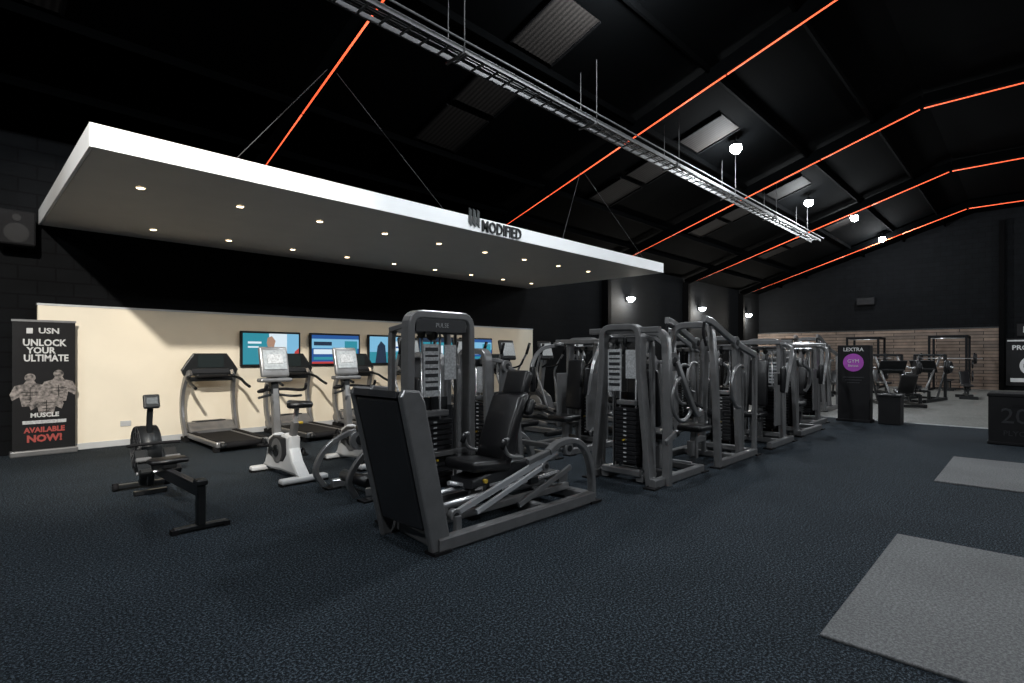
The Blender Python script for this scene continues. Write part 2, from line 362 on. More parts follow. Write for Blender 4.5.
# ------------------------------------------------------------ TVs
def P(b,pts,m,k=0): b.prism([(x,z) for x,z in pts],'y',-.034-.002*k,.002,m,0)
def R(b,x0,x1,z0,z1,m,k=0): P(b,[(x0,z0),(x1,z0),(x1,z1),(x0,z1)],m,k)
for i in range(5):
    b=B(); b.box((0,0,0),(1.16,.06,.68),'dark',bev=.01); b.box((0,.04,0),(.4,.03,.3),'dark')
    if i==0:
        R(b,-.54,.54,-.30,.30,'tvteal'); R(b,-.05,.54,-.30,.30,'tvwhite',1); R(b,.3,.54,-.1,.30,'tvsky',2); P(b,[(.38,-.30),(.54,-.30),(.54,.02),(.46,-.05)],'tvred',3)
        P(b,[(-.25,-.30),(.2,-.30),(.16,-.02),(.02,.06),(-.12,.04),(-.2,-.05)],'tvblue',4); P(b,[(-.08,.04),(.04,.04),(.07,.16),(.0,.25),(-.08,.22),(-.1,.12)],'tvskin',5)
        R(b,-.45,-.2,.1,.14,'tvwhite',3); R(b,-.45,-.25,.02,.05,'tvwhite',3)
    elif i%3==1:
        R(b,-.54,.54,-.30,.30,'tvblue'); R(b,-.54,.54,.02,.22,'tvsky',1); R(b,-.5,.1,-.1,.0,'tvwhite',2); R(b,-.5,.4,-.22,-.16,'tvteal',2); R(b,.2,.5,-.12,.18,'tvteal',3); R(b,-.54,.54,-.30,-.26,'tvred',3); R(b,-.5,-.1,.08,.16,'tvdark',4)
    elif i%3==2:
        R(b,-.54,.54,-.30,.30,'tvsky'); R(b,-.54,.54,-.30,-.05,'tvteal',1); P(b,[(-.4,-.30),(-.1,-.30),(-.14,.1),(-.25,.2),(-.34,.08)],'tvdark',2); R(b,.05,.5,-.02,.2,'tvwhite',2); R(b,.1,.45,.04,.08,'tvblue',3)
    else:
        R(b,-.54,.54,-.30,.30,'tvdark'); R(b,-.5,.5,-.2,.2,'tvteal',1); R(b,-.3,.2,-.1,.12,'tvwhite',2)
    b.done('wall_tv' if i==0 else 'wall_tv.%03d'%i,(4.34+1.36*i,YW-.176,1.62))

# ------------------------------------------------------------ banner
def figure(b,cx,z0,s,y):
    Pp=[(-.10,0),(-.13,.16),(-.22,.10),(-.25,.2),(-.19,.34),(-.08,.37),(-.05,.42),(.05,.42),(.08,.37),(.19,.34),(.25,.2),(.22,.10),(.13,.16),(.10,0)]
    b.prism([(cx+p*s,z0+q*s) for p,q in Pp],'y',y,.003,'skin',0)
    b.cyl((cx,y+.001,z0+.47*s),(cx,y-.003,z0+.47*s),.07*s,'skin',14)
    for k in range(3): b.box((cx,y-.003,z0+(.06+.06*k)*s),(.12*s,.003,.008),'banner')
    b.box((cx,y-.003,z0+.17*s),(.008,.003,.22*s),'banner')
    b.box((cx,y-.003,z0+.23*s),(.22*s,.003,.008),'banner')
b=B()
b.box((0,0,1.04),(.72,.012,1.92),'banner'); b.box((0,.02,.045),(.78,.16,.09),'frame',bev=.02,seg=2); b.box((0,0,2.01),(.74,.03,.03),'frame')
b.cyl((0,.03,.05),(0,.03,2.0),.012,'frame',8)
y=-.01
b.text('USN',(.05,y,1.86),.115,'wht_text',bold=.003,sx=1.1); b.box((-.17,y,1.86),(.07,.004,.08),'wht_text')
b.text('UNLOCK',(0,y,1.68),.14,'wht_text',bold=.004,sx=.85); b.text('YOUR',(-.04,y,1.565),.13,'wht_text',bold=.004,sx=.9); b.text('ULTIMATE',(.02,y,1.45),.14,'wht_text',bold=.004,sx=.80)
figure(b,-.165,.74,.90,y); figure(b,.16,.80,.88,y+.001); figure(b,.02,.60,.8,y-.004)
b.text('MUSCLE',(.0,y-.01,.60),.09,'wht_text',bold=.003); b.box((0,y-.008,.50),(.5,.004,.05),'placard')
b.text('AVAILABLE',(0,y,.38),.105,'red_text',bold=.004,sx=.9); b.text('NOW!',(0,y,.25),.14,'red_text',bold=.006)
b.done('rollup_banner',(.94,10.7,0))

b=B(); b.box((0,0,0),(.42,.3,.5),'rubber',bev=.02); b.cyl((0,-.155,-.08),(0,-.15,-.08),.14,'banner'); b.cyl((0,-.155,.14),(0,-.15,.14),.05,'banner'); b.box((0,.2,0),(.08,.14,.1),'rubber'); b.done('wall_speaker',(.62,10.72,3.35))
b=B(); b.box((0,0,0),(.25,.75,.36),'rubber',bev=.02); b.box((-.128,0,0),(.006,.68,.3),'banner'); b.box((.165,0,0),(.11,.1,.1),'rubber'); b.done('wall_speaker.001',(X1-.22,5.9,4.1))

# ------------------------------------------------------------ equipment
def treadmill():
    b=B()
    b.box((0,-.12,.13),(.52,1.66,.05),'rubber',bev=.01)
    for s in (-1,1):
        b.box((s*.33,-.1,.12),(.13,1.72,.09),'frame',bev=.02,seg=2)
        b.box((s*.33,-.1,.172),(.09,1.6,.012),'rubber')
        b.box((s*.36,-.85,.04),(.08,.12,.08),'rubber',bev=.01); b.box((s*.36,.7,.04),(.1,.3,.08),'rubber',bev=.01)
        b.rect([(s*.41,.55,.10),(s*.42,.70,.42),(s*.41,.74,.8),(s*.38,.62,1.12),(s*.33,.55,1.2)],.055,.11,'frame',curve=True,nrm=(1,0,0))
        b.tube([(s*.36,.62,1.12),(s*.42,.4,1.08),(s*.42,.15,1.0),(s*.42,-.05,.95)],.025,'dark',10,curve=True)
        b.cyl((s*.34,-.96,.11),(s*.26,-.96,.11),.045,'dark',12)
    b.cyl((-.27,-.95,.11),(.27,-.95,.11),.05,'rubber',14)
    hood=[(.42,.10),(.90,.10),(.93,.2),(.84,.32),(.6,.33),(.42,.2)]
    b.prism(hood,'x',0,.74,'frame',.03)
    b.prism([(.55,.2),(.88,.22),(.82,.335),(.6,.345)],'x',0,.5,'dark',.02)
    b.rect([(-.36,.62,1.08),(.36,.62,1.08)],.08,.06,'dark')
    b.tube([(-.3,.42,1.12),(0,.38,1.13),(.3,.42,1.12)],.02,'rubber',8,curve=True)
    b.prism([(-.42,1.14),(.42,1.14),(.46,1.24),(.36,1.40),(.27,1.53),(-.27,1.53),(-.36,1.40),(-.46,1.24)],'y',.64,.07,'dark',.02)
    b.box((0,.595,1.39),(.42,.012,.22),'ledw'); b.box((0,.59,1.22),(.6,.012,.08),'shroud',bev=.004)
    b.box((0,.55,1.14),(.5,.16,.04),'dark',bev=.015,seg=2)
    return b
T=treadmill().done('treadmill',(3.16,9.9,0))
for i in range(1,6): dup(T,'treadmill.%03d'%i,(3.16+1.42*i,9.9,0))

def bike():
    b=B()
    b.box((0,-.5,.05),(.56,.12,.06),'white',bev=.02,seg=2); b.box((0,.52,.05),(.46,.11,.06),'white',bev=.02,seg=2)
    for s in (-1,1):
        b.box((s*.25,-.5,.015),(.06,.1,.03),'rubber'); b.box((s*.2,.52,.015),(.06,.1,.03),'rubber')
    b.prism([(-.54,.07),(-.46,.14),(-.34,.24),(-.26,.38),(-.26,.52),(-.1,.55),(.06,.50),(.22,.52),(.36,.46),(.42,.28),(.48,.14),(.56,.08),(.3,.06),(0,.08)],'x',0,.15,'white',.035)
    b.prism([(-.20,.30),(-.18,.50),(.0,.51),(.2,.50),(.33,.43),(.36,.25),(.1,.18),(-.1,.2)],'x',0,.165,'shroud',.02)
    b.cyl((-.085,.08,.32),(.085,.08,.32),.15,'frame',24); b.cyl((-.1,.08,.32),(.1,.08,.32),.07,'dark',20)
    for s in (-1,1):
        b.rect([(s*.115,.08,.32),(s*.125,.08-s*.17,.32-s*.06)],.02,.035,'dark',nrm=(1,0,0))
        b.box((s*.18,.08-s*.17,.32-s*.06),(.1,.11,.03),'rubber',bev=.01); b.tube([(s*.18,.02-s*.17,.34-s*.06),(s*.18,.08-s*.17,.40-s*.06),(s*.18,.14-s*.17,.34-s*.06)],.012,'rubber',6,curve=True)
    b.rect([(0,-.16,.42),(0,-.27,.7)],.07,.09,'frame',nrm=(1,0,0)); b.rect([(0,-.26,.68),(0,-.31,.86)],.045,.055,'steel',nrm=(1,0,0))
    b.cyl((.03,-.27,.68),(.09,-.27,.68),.018,'yellow',8)
    b.prism([(-.13,-.46),(.13,-.46),(.145,-.36),(.07,-.22),(.035,-.1),(-.035,-.1),(-.07,-.22),(-.145,-.36)],'z',.91,.08,'pad',.03,True)
    b.rect([(0,.26,.42),(0,.3,.75),(0,.36,1.1)],.09,.10,'frame',curve=True,nrm=(1,0,0))
    b.rect([(0,.35,1.0),(0,.38,1.22)],.10,.11,'dark',nrm=(1,0,0))
    for s in (-1,1):
        b.tube([(0,.36,1.06),(s*.14,.34,1.06),(s*.25,.2,1.05),(s*.25,.02,1.07),(s*.24,-.04,1.14)],.019,'rubber',8,curve=True)
        b.tube([(0,.36,1.0),(s*.2,.28,.97),(s*.26,.14,.98)],.016,'dark',8,curve=True)
    b.box((0,.36,1.41),(.36,.06,.40),'frame',(-14,0,0),.04,3,True)
    b.box((0,.322,1.44),(.29,.012,.25),'console',(-14,0,0)); b.box((0,.318,1.45),(.2,.012,.12),'placard',(-14,0,0)); b.box((0,.345,1.265),(.26,.012,.06),'dark',(-14,0,0))
    b.box((0,.33,1.18),(.4,.16,.05),'frame',bev=.02,seg=2)
    return b
BK=bike().done('exercise_bike',(2.85,6.66,0))
dup(BK,'exercise_bike.001',(3.9,6.75,0))

def cross_trainer():
    b=B()
    b.rect([(0,-.9,.06),(0,.9,.06)],.1,.1,'frame',nrm=(1,0,0))
    for y in (-.9,.88): b.box((0,y,.045),(.6,.1,.09),'dark',bev=.02,seg=2)
    b.prism([(.25,.1),(.95,.1),(1.0,.4),(.85,.7),(.55,.76),(.32,.6),(.2,.3)],'x',0,.26,'shroud',.05,False)
    b.cyl((-.15,.6,.4),(.15,.6,.4),.22,'frame',24); b.cyl((-.16,.6,.4),(.16,.6,.4),.08,'dark',16)
    b.rect([(0,.55,.7),(0,.5,1.1),(0,.42,1.5)],.12,.1,'frame',curve=True,nrm=(1,0,0))
    for s in (-1,1):
        b.rect([(s*.2,.6+s*.16,.42),(s*.22,-.2,.34+s*.06),(s*.22,-.85,.22)],.05,.07,'frame',nrm=(1,0,0))
        b.box((s*.2,-.25,.39+s*.06),(.17,.4,.05),'rubber',bev=.015)
        b.tube([(s*.27,.2+s*.1,.36),(s*.3,.3+s*.05,.8),(s*.3,.38,1.15),(s*.28,.22-s*.08,1.5),(s*.27,.12-s*.1,1.72)],.022,'frame',8,curve=True)
        b.tube([(s*.28,.2-s*.08,1.52),(s*.27,.12-s*.1,1.74)],.028,'rubber',8)
        b.tube([(0,.42,1.25),(s*.15,.35,1.24),(s*.2,.2,1.3),(s*.2,.12,1.42)],.018,'rubber',8,curve=True)
        b.rect([(s*.14,.6,.4),(s*.2,.6+s*.16,.42)],.03,.06,'steel')
    b.box((0,.4,1.6),(.42,.07,.42),'dark',(-14,0,0),.04,3,True); b.box((0,.36,1.62),(.33,.012,.27),'console',(-14,0,0))
    return b
CT=cross_trainer().done('cross_trainer',(5.45,7.35,0))
for i,x in enumerate((6.65,7.85,9.05,10.25,11.45)): dup(CT,'cross_trainer.%03d'%(i+1),(x,7.35,0))

def rower():
    b=B()
    b.rect([(0,-1.02,.33),(0,.72,.30)],.055,.10,'dark',nrm=(1,0,0)); b.rect([(0,-1.02,.385),(0,.6,.36)],.06,.01,'shroud',nrm=(1,0,0))
    b.rect([(0,-1.05,.05),(0,-1.05,.40)],.07,.07,'dark',nrm=(1,0,0)); b.box((0,-1.05,.41),(.09,.12,.05),'dark',bev=.01)
    b.box((0,-1.05,.03),(.42,.06,.045),'dark',bev=.01); 
    for s in (-1,1): b.box((s*.2,-1.05,.02),(.05,.08,.04),'rubber'); b.cyl((s*.22,1.05,.045),(s*.27,1.05,.045),.045,'rubber',12)
    b.box((0,1.05,.045),(.55,.07,.05),'dark',bev=.01)
    b.rect([(0,.6,.33),(0,.85,.25),(0,1.05,.05)],.07,.07,'dark',nrm=(1,0,0))
    b.rect([(0,.62,.34),(0,.66,.1)],.06,.06,'dark',nrm=(1,0,0)); b.box((0,.66,.03),(.3,.06,.04),'dark')
    b.cyl((-.09,.86,.46),(.09,.86,.46),.26,'dark',32)
    for r in (.25,.19,.13,.07):
        for s in (-1,1): b.ring((s*.095,.86,.46),(1,0,0),r,.006,'shroud',28,k=5)
    for a in range(0,360,30):
        for s in (-1,1): b.cyl((s*.098,.86,.46),(s*.098,.86+.25*math.cos(math.radians(a)),.46+.25*math.sin(math.radians(a))),.004,'shroud',5)
    b.rect([(0,.74,.5),(0,.7,.8),(0,.66,.98)],.05,.06,'dark',curve=True,nrm=(1,0,0))
    b.box((0,.62,1.0),(.15,.05,.15),'dark',(-15,0,0),.015,2); b.box((0,.592,1.01),(.10,.008,.07),'lcd',(-15,0,0))
    for s in (-1,1):
        b.box((s*.13,.36,.40),(.12,.32,.03),'dark',(42,0,0),.012,2); b.box((s*.13,.33,.43),(.14,.05,.03),'frame',(42,0,0),.008); b.box((s*.13,.24,.31),(.11,.06,.07),'dark',(42,0,0),.01)
    b.cyl((-.2,.3,.30),(.2,.3,.30),.014,'steel',8)
    b.tube([(-.24,.5,.56),(-.1,.53,.56),(.1,.53,.56),(.24,.5,.56)],.017,'rubber',8,curve=True); b.cyl((0,.53,.56),(0,.72,.54),.006,'steel',6)
    b.prism([(-.16,-.12),(.16,-.12),(.17,.04),(.1,.12),(.03,.09),(-.03,.09),(-.1,.12),(-.17,.04)],'z',.455,.05,'pad',.02,True); b.box((0,-.0,.41),(.13,.2,.05),'dark',bev=.01)
    return b
rower().done('rowing_machine',(1.47,6.2,0))

def tower(b,cx,cy,w,h,dp=.3,flare=0,sk=True,plac=True,np_=13):
    x0,x1=cx-w/2,cx+w/2
    path=[(x0-flare,cy,.0),(x0,cy,h*.7),(x0+.01,cy,h),(x1-.01,cy,h),(x1,cy,h*.7),(x1+flare,cy,.0)]
    b.rect(fillet(path,.12),.13,.075,'frame',nrm=(0,1,0))
    path=[(x0+.02,cy+dp,.0),(x0+.03,cy+dp,h-.12),(x1-.03,cy+dp,h-.12),(x1-.02,cy+dp,.0)]
    b.rect(fillet(path,.1),.06,.06,'frame',nrm=(0,1,0))
    for x in (x0+.02,x1-.02):
        b.rect([(x,cy,h-.1),(x,cy+dp,h-.14)],.05,.05,'frame'); b.rect([(x,cy,.06),(x,cy+dp,.06)],.08,.1,'frame')
    b.rect([(x0,cy,.12),(x1,cy,.12)],.08,.08,'frame'); b.rect([(x0,cy+dp*.4,h-.14),(x1,cy+dp*.4,h-.14)],.07,.07,'frame')
    b.cyl((cx-.02,cy+dp*.4,h-.17),(cx+.02,cy+dp*.4,h-.17),.07,'dark',18); b.cyl((cx-.14,cy+dp*.4,h-.17),(cx-.11,cy+dp*.4,h-.17),.05,'dark',18)
    for s in (-.11,.11): b.cyl((cx+s,cy+dp*.45,.12),(cx+s,cy+dp*.45,h-.15),.011,'steel',8)
    for k in range(np_): b.box((cx,cy+dp*.45,.22+k*.052),(w*.58,.13,.045),'plate',bev=.005)
    zt=.22+np_*.052; b.box((cx,cy+dp*.45,zt+.03),(w*.5,.11,.06),'frame',bev=.01); b.cyl((cx,cy+dp*.45,zt),(cx,cy+dp*.45,h-.2),.006,'rubber',6)
    for k in range(np_): b.box((cx,cy+dp*.45-.068,.22+k*.052),(.04,.004,.015),'placard')
    b.cyl((cx,cy+dp*.45-.065,.22+5*.052),(cx,cy+dp*.45-.11,.22+5*.052),.013,'yellow',8)
    if sk:
        for xx in (x0+.05,x1-.05):
            b.box((xx,cy+dp*.5,h*.5),(.015,.035,h*.85),'frame'); b.box((xx,cy+dp*.78,h*.3),(.015,.07,h*.45),'shroud')
        b.box((cx,cy+dp-.02,h*.32),(w*.86,.012,h*.5),'dark')
    if plac:
        b.box((cx-.1,cy-.0,h*.72),(.19,.012,.5),'placard',bev=.003); b.box((cx+.13,cy-.0,h*.76),(.15,.012,.34),'placard',bev=.003)
        for k in range(7): b.box((cx-.1,cy-.008,h*.72+.2-k*.062),(.15,.004,.02 if k%2 else .035),'shroud')

def roundel(b,c,axis,r,m='frame'):
    c=V(c);a=V(axis).normalized()
    b.cyl(c-a*.03,c+a*.03,r,m,20); b.cyl(c-a*.038,c+a*.038,r*.5,'dark',16)

def leg_press():
    b=B()
    n,f=-.47,.47
    for y,xs in ((n,-.97),(f,-.8)): b.rect([(xs,y,.06),(1.02,y,.06)],.09,.11,'frame',nrm=(0,1,0))
    b.rect([(-.92,n,.06),(-.8,f,.06)],.1,.1,'frame'); b.rect([(1.0,n,.06),(1.0,f,.06)],.1,.1,'frame'); b.rect([(.35,n,.06),(.35,f,.06)],.08,.08,'frame')
    for p in ((-.95,n),(1.02,n),(1.02,f),(-.8,f)): b.box((p[0],p[1],.012),(.16,.13,.024),'rubber')
    for y in (-.2,.12):
        b.rect([(-.85,y,.14),(.95,y,.14)],.06,.07,'frame',nrm=(0,1,0))
        b.cyl((-.75,y,.25),(.8,y,.30),.022,'steel',12)
    b.rect([(.8,-.28,.26),(.8,.2,.26)],.09,.14,'frame'); b.rect([(-.76,-.28,.24),(-.76,.2,.24)],.06,.12,'frame')
    for y in (n+.0,.2):
        b.prism([(-1.02,.0),(-.83,.0),(-1.09,1.16),(-1.14,1.24),(-1.27,1.25),(-1.30,1.20)],'y',y,.06,'frame',.015)
    b.prism([(-.93,.18),(-.89,.18),(-1.14,1.22),(-1.30,1.24),(-1.31,1.19),(-1.2,1.16)],'y',-.135,.6,'shroud',.01)
    b.box((-1.065,-.135,.70),(.05,.60,.92),'rubber',(0,-13.5,0),.015,2)
    b.box((-1.14,-.135,.68),(.07,.56,1.05),'shroud',(0,-13.5,0),.03,3)
    b.rect([(-.97,-.15,.45),(-.97,.47,.3)],.08,.08,'frame')
    b.prism([(-.80,.05),(-.70,.05),(-.83,1.22),(-.98,1.24),(-1.0,1.2)],'y',.42,.06,'frame',.012)
    b.box((-.93,.32,.75),(.06,.2,.9),'dark',(0,-9,0),.02,2)
    b.prism([(-.35,.32),(.45,.36),(.5,.46),(.2,.5),(-.1,.44),(-.35,.40)],'y',-.03,.3,'shroud',.02)
    for y in (-.2,.12): b.box((-.1,y,.27),(.14,.09,.08),'dark',bev=.015); b.box((.4,y,.29),(.14,.09,.08),'dark',bev=.015)
    b.pad((-.14,-.03,.5),(.48,.42,.10),rot=(0,5,0)); 
    b.prism([(.0,.50),(.10,.48),(.17,.62),(.24,.86),(.36,1.08),(.40,1.10),(.33,1.14),(.22,1.10),(.12,.88),(.03,.66)],'y',-.03,.40,'pad',.035,True)
    b.pad((.385,-.03,1.22),(.10,.30,.26),rot=(0,20,0)); 
    b.rect([(.12,-.03,.42),(.24,-.03,.8),(.44,-.03,1.2)],.12,.05,'frame',curve=True,nrm=(0,1,0))
    b.rect([(.42,-.03,.34),(.36,-.03,.95)],.08,.06,'frame',nrm=(0,1,0))
    for y in (-.3,.24):
        b.tube([(.2,y*.6-.012,.55),(.16,y,.55),(-.02,y,.60),(-.08,y,.72),(-.02,y,.74)],.018,'frame',8,curve=True); b.cyl((-.1,y,.66),(-.06,y,.74),.024,'rubber',10)
        b.pad((.33,y*.8,1.0),(.07,.1,.16),rot=(0,22,0))
    b.cyl((-.4,-.1,.36),(-.55,-.1,.40),.02,'steel',8); b.cyl((-.28,-.26,.40),(-.28,-.29,.40),.02,'yellow',10)
    for y in (n,f-.15):
        b.rect([(.34,y,.60),(.48,y,.66),(.72,y,.66),(.90,y,.55),(1.0,y,.34),(1.03,y,.05)],.075,.06,'frame',curve=True,nrm=(0,1,0))
        b.rect([(.34,y,.60),(.26,y,.5),(.30,y,.06)],.06,.06,'frame',curve=True,nrm=(0,1,0)) if y>0 else b.rect([(.34,y,.60),(.12,y+.06,.53)],.06,.05,'frame',nrm=(0,1,0))
    roundel(b,(.62,n,.60),(0,1,0),.06)
    b.rect([(.6,n,.6),(.6,f-.15,.6)],.05,.05,'frame')
    b.rect([(.66,n+.07,.60),(-.72,n+.1,.22)],.03,.055,'steel',nrm=(0,1,0))
    b.rect([(.42,n+.12,.44),(-.45,n+.12,.18)],.028,.045,'steel',nrm=(0,1,0))
    b.rect([(.72,n+.04,.40),(.0,n+.06,.16)],.03,.05,'frame',nrm=(0,1,0))
    roundel(b,(-.72,n+.09,.22),(0,1,0),.05); roundel(b,(.42,n+.12,.44),(0,1,0),.045); b.rect([(-.72,n+.05,.22),(-.72,n+.05,.06)],.05,.06,'frame')
    tower(b,-.25,.40,.74,1.88,.3,0,True,True)
    b.rect([(-.62,.40,.55),(.12,.40,.55)],.05,.06,'frame')
    b.rect([(.12,.42,.3),(.3,.2,.35)],.06,.06,'frame')
    b.box((-.26,.36,1.78),(.6,.02,.12),'shroud'); b.text('PULSE',(-.26,.345,1.78),.06,'placard',ext=.001)
    return b
leg_press().done('leg_press_machine',(3.5,3.72,0))

def seat(b,x,y,ang=0,hz=.5,back=.75,face=1):
    s=face
    b.rect([(x,y,.05),(x,y,hz-.04)],.08,.1,'frame'); b.pad((x,y+s*.03,hz),(.38,.42,.09))
    b.pad((x,y-s*.26,hz+.12+back/2),(.32,.09,back),rot=(s*6,0,0),bev=.04)
    b.rect([(x,y-s*.34,.06),(x,y-s*.34,hz+.6),(x,y-s*.36,hz+back)],.07,.08,'frame',nrm=(1,0,0))
    b.rect([(x,y,hz-.12),(x,y-s*.34,hz-.12)],.06,.06,'frame')

def base(b,w=.5,y0=-.6,y1=.7):
    b.rect([(-w,y0,.05),(-w,y1,.05)],.08,.1,'frame',nrm=(1,0,0)); b.rect([(w,y0,.05),(w,y1,.05)],.08,.1,'frame',nrm=(1,0,0))
    b.rect([(-w,y1,.05),(w,y1,.05)],.08,.08,'frame'); b.rect([(-w,0,.05),(w,0,.05)],.08,.08,'frame')
    for x in (-w,w):
        for y in (y0,y1): b.box((x,y,.01),(.14,.16,.02),'rubber')

def chest_press():
    b=B(); base(b,.42,-.62,.62)
    tower(b,-.05,-.5,.52,1.83,.3,.13,True,True)
    seat(b,0,.28,hz=.48,face=1,back=.72)
    b.rect(fillet([(-.46,-.35,.0),(-.44,-.3,1.3),(-.36,-.2,1.78),(.36,-.2,1.78),(.44,-.3,1.3),(.46,-.35,.0)],.15),.08,.1,'frame',nrm=(0,1,0))
    for s in (-1,1):
        roundel(b,(s*.42,-.15,1.42),(1,0,0),.11)
        b.rect([(s*.46,-.12,1.42),(s*.52,.0,1.1),(s*.52,.25,.8),(s*.48,.5,.78)],.05,.07,'frame',curve=True,nrm=(1,0,0))
        b.ring((s*.5,-.05,.98),(1,0,0),.26,.022,'frame',24,60,300)
        b.tube([(s*.48,.5,.78),(s*.40,.56,.85),(s*.30,.58,.92),(s*.26,.58,1.05)],.018,'frame',8,curve=True)
        b.cyl((s*.46,.55,.82),(s*.24,.57,.95),.024,'rubber',10); b.cyl((s*.27,.58,.95),(s*.26,.58,1.1),.024,'rubber',10)
        b.box((s*.52,-.38,.55),(.04,.24,.07),'frame',(20,0,0),.01)
    b.rect([(-.5,-.5,1.79),(.45,-.5,1.79)],.07,.07,'frame'); b.rect([(-.3,.6,.1),(.3,.6,.1)],.03,.03,'steel')
    return b
def pulldown():
    b=B(); base(b,.42,-.7,.62)
    tower(b,0,.34,.5,1.75,.28,.05,True,False)
    b.rect(fillet([(-.42,-.68,.0),(-.34,-.62,1.4),(-.26,-.55,1.92),(.26,-.55,1.92),(.34,-.62,1.4),(.42,-.68,.0)],.15),.08,.09,'frame',nrm=(0,1,0))
    for s in (-1,1):
        b.rect([(s*.27,-.78,1.99),(s*.28,-.5,1.93),(s*.30,.2,1.68),(s*.38,.75,1.50)],.06,.09,'frame',curve=True,nrm=(1,0,0))
        roundel(b,(s*.3,.2,1.68),(1,0,0),.09)
        b.tube([(s*.27,-.76,1.98),(s*.27,-.8,1.8),(s*.3,-.78,1.62)],.02,'rubber',8,curve=True)
        b.ring((s*.42,.05,1.05),(1,0,0),.3,.025,'frame',24,20,230)
        b.cyl((s*.08,-.2,.66),(s*.26,-.2,.66),.065,'pad',16)
        b.rect([(s*.42,.6,.06),(s*.38,.75,1.5)],.06,.08,'frame',nrm=(1,0,0))
    b.rect([(0,-.2,.1),(0,-.2,.68)],.06,.06,'frame'); b.rect([(0,-.2,.30),(0,.34,.30)],.08,.08,'frame')
    b.pad((0,-.5,.48),(.36,.38,.09)); b.rect([(0,-.5,.05),(0,-.5,.45)],.09,.09,'frame'); b.rect([(0,-.5,.30),(0,.3,.30)],.08,.08,'frame')
    b.rect([(0,-.6,.1),(0,-.6,.3)],.09,.09,'frame')
    return b
def pecfly():
    b=B(); base(b,.4,-.6,.5)
    tower(b,0,.28,.56,1.75,.28,.04,True,False)
    seat(b,0,-.2,hz=.5,face=-1,back=.8)
    b.rect([(-.5,.2,1.72),(.5,.2,1.72)],.08,.08,'frame')
    for s in (-1,1):
        roundel(b,(s*.42,.15,1.68),(0,0,1),.09)
        b.rect([(s*.44,.12,1.66),(s*.58,-.1,1.6),(s*.62,-.3,1.35),(s*.58,-.38,.9)],.06,.06,'frame',curve=True)
        b.pad((s*.54,-.38,1.1),(.09,.10,.42)); b.cyl((s*.5,-.45,1.02),(s*.5,-.45,1.2),.022,'rubber',8)
        b.box((s*.3,.1,.75),(.03,.3,.9),'frame',bev=.01)
    return b
def row_machine():
    b=B(); base(b,.38,-.6,.75)
    tower(b,0,-.5,.52,1.55,.28,.05,True,True)
    b.pad((0,.4,.52),(.36,.44,.09)); b.rect([(0,.4,.05),(0,.4,.48)],.09,.09,'frame'); b.rect([(0,.4,.22),(0,-.3,.22)],.08,.08,'frame')
    b.rect([(0,.02,.22),(0,.05,.9)],.06,.07,'frame',nrm=(1,0,0)); b.pad((0,.12,.92),(.26,.09,.36))
    for s in (-1,1):
        b.rect([(s*.3,-.2,1.35),(s*.4,.0,1.2),(s*.36,.1,.95),(s*.3,.05,.8)],.05,.06,'frame',curve=True)
        b.cyl((s*.3,.06,.82),(s*.3,.1,1.02),.022,'rubber',8); roundel(b,(s*.3,-.2,1.35),(1,0,0),.08)
        b.box((s*.2,-.1,.3),(.13,.03,.26),'rubber',(-30,0,0),.01)
    return b
def leg_curl():
    b=B(); base(b,.38,-.6,.75)
    tower(b,0,.45,.52,1.5,.28,.02,True,False)
    seat(b,0,-.05,hz=.52,face=-1,back=.6)
    for s in (-1,1):
        b.rect(catmull([(s*.36,.1,.5),(s*.38,-.25,.62),(s*.38,-.62,.5),(s*.36,-.8,.25),(s*.34,-.72,.06)]),.05,.06,'frame',nrm=(1,0,0))
        roundel(b,(s*.34,-.28,.52),(1,0,0),.12)
        b.tube([(s*.22,.15,.5),(s*.26,.0,.66),(s*.26,-.1,.72)],.02,'rubber',8,curve=True)
    b.rect([(.3,-.28,.5),(.3,-.5,.18)],.04,.06,'frame',nrm=(1,0,0)); b.cyl((-.25,-.52,.16),(.3,-.52,.16),.065,'pad',16); b.cyl((-.2,-.35,.68),(.2,-.35,.68),.06,'pad',16)
    return b
chest_press().done('chest_press_machine',(6.05,3.5,0),-90)
PD=pulldown().done('lat_pulldown_machine',(7.75,3.45,0),-90)
PF=pecfly().done('pec_fly_machine',(9.65,3.45,0),-90)
RM=row_machine().done('seated_row_machine',(11.4,3.5,0),-90)
dup(PF,'pec_fly_machine.001',(12.95,3.75,0),-90)
LC=leg_curl().done('leg_curl_machine',(3.55,5.3,0),-90)
dup(RM,'seated_row_machine.001',(5.3,5.35,0),-90)
dup(PF,'pec_fly_machine.002',(7.0,5.4,0),-90)
dup(LC,'leg_curl_machine.001',(8.7,5.4,0),-90)
dup(PD,'lat_pulldown_machine.001',(10.4,5.4,0),-90)
dup(RM,'seated_row_machine.002',(12.2,5.4,0),-90)

# ------------------------------------------------------------ kiosk, bin, boxes, mats
b=B(); b.box((0,0,.86),(.35,.62,1.72),'banner',bev=.01); b.box((0,0,.03),(.4,.68,.06),'rubber',bev=.01)
b.text('LEXTRA',(-.18,0,1.62),.11,'wht_text',(90,0,-90),.003,.002)
b.cyl((-.172,0,1.33),(-.182,0,1.33),.2,'purple',28); b.text('GYM',(-.184,0,1.36),.11,'wht_text',(90,0,-90),.003); b.text('fitness',(-.184,0,1.26),.08,'wht_text',(90,0,-90),.003)
for k in range(3): b.box((-.178,0,1.0-k*.06),(.004,.4-.08*k,.02),'shroud')
b.done('advertising_totem',(14.2,2.93,0))
b=B(); b.prism([(-.2,-.2),(.2,-.2),(.2,.2),(-.2,.2)],'z',.3,.6,'banner',.02); b.box((0,0,.62),(.44,.44,.05),'banner',bev=.01); b.box((-.1,0,.648),(.12,.25,.006),'rubber'); b.done('waste_bin',(14.15,2.25,0))
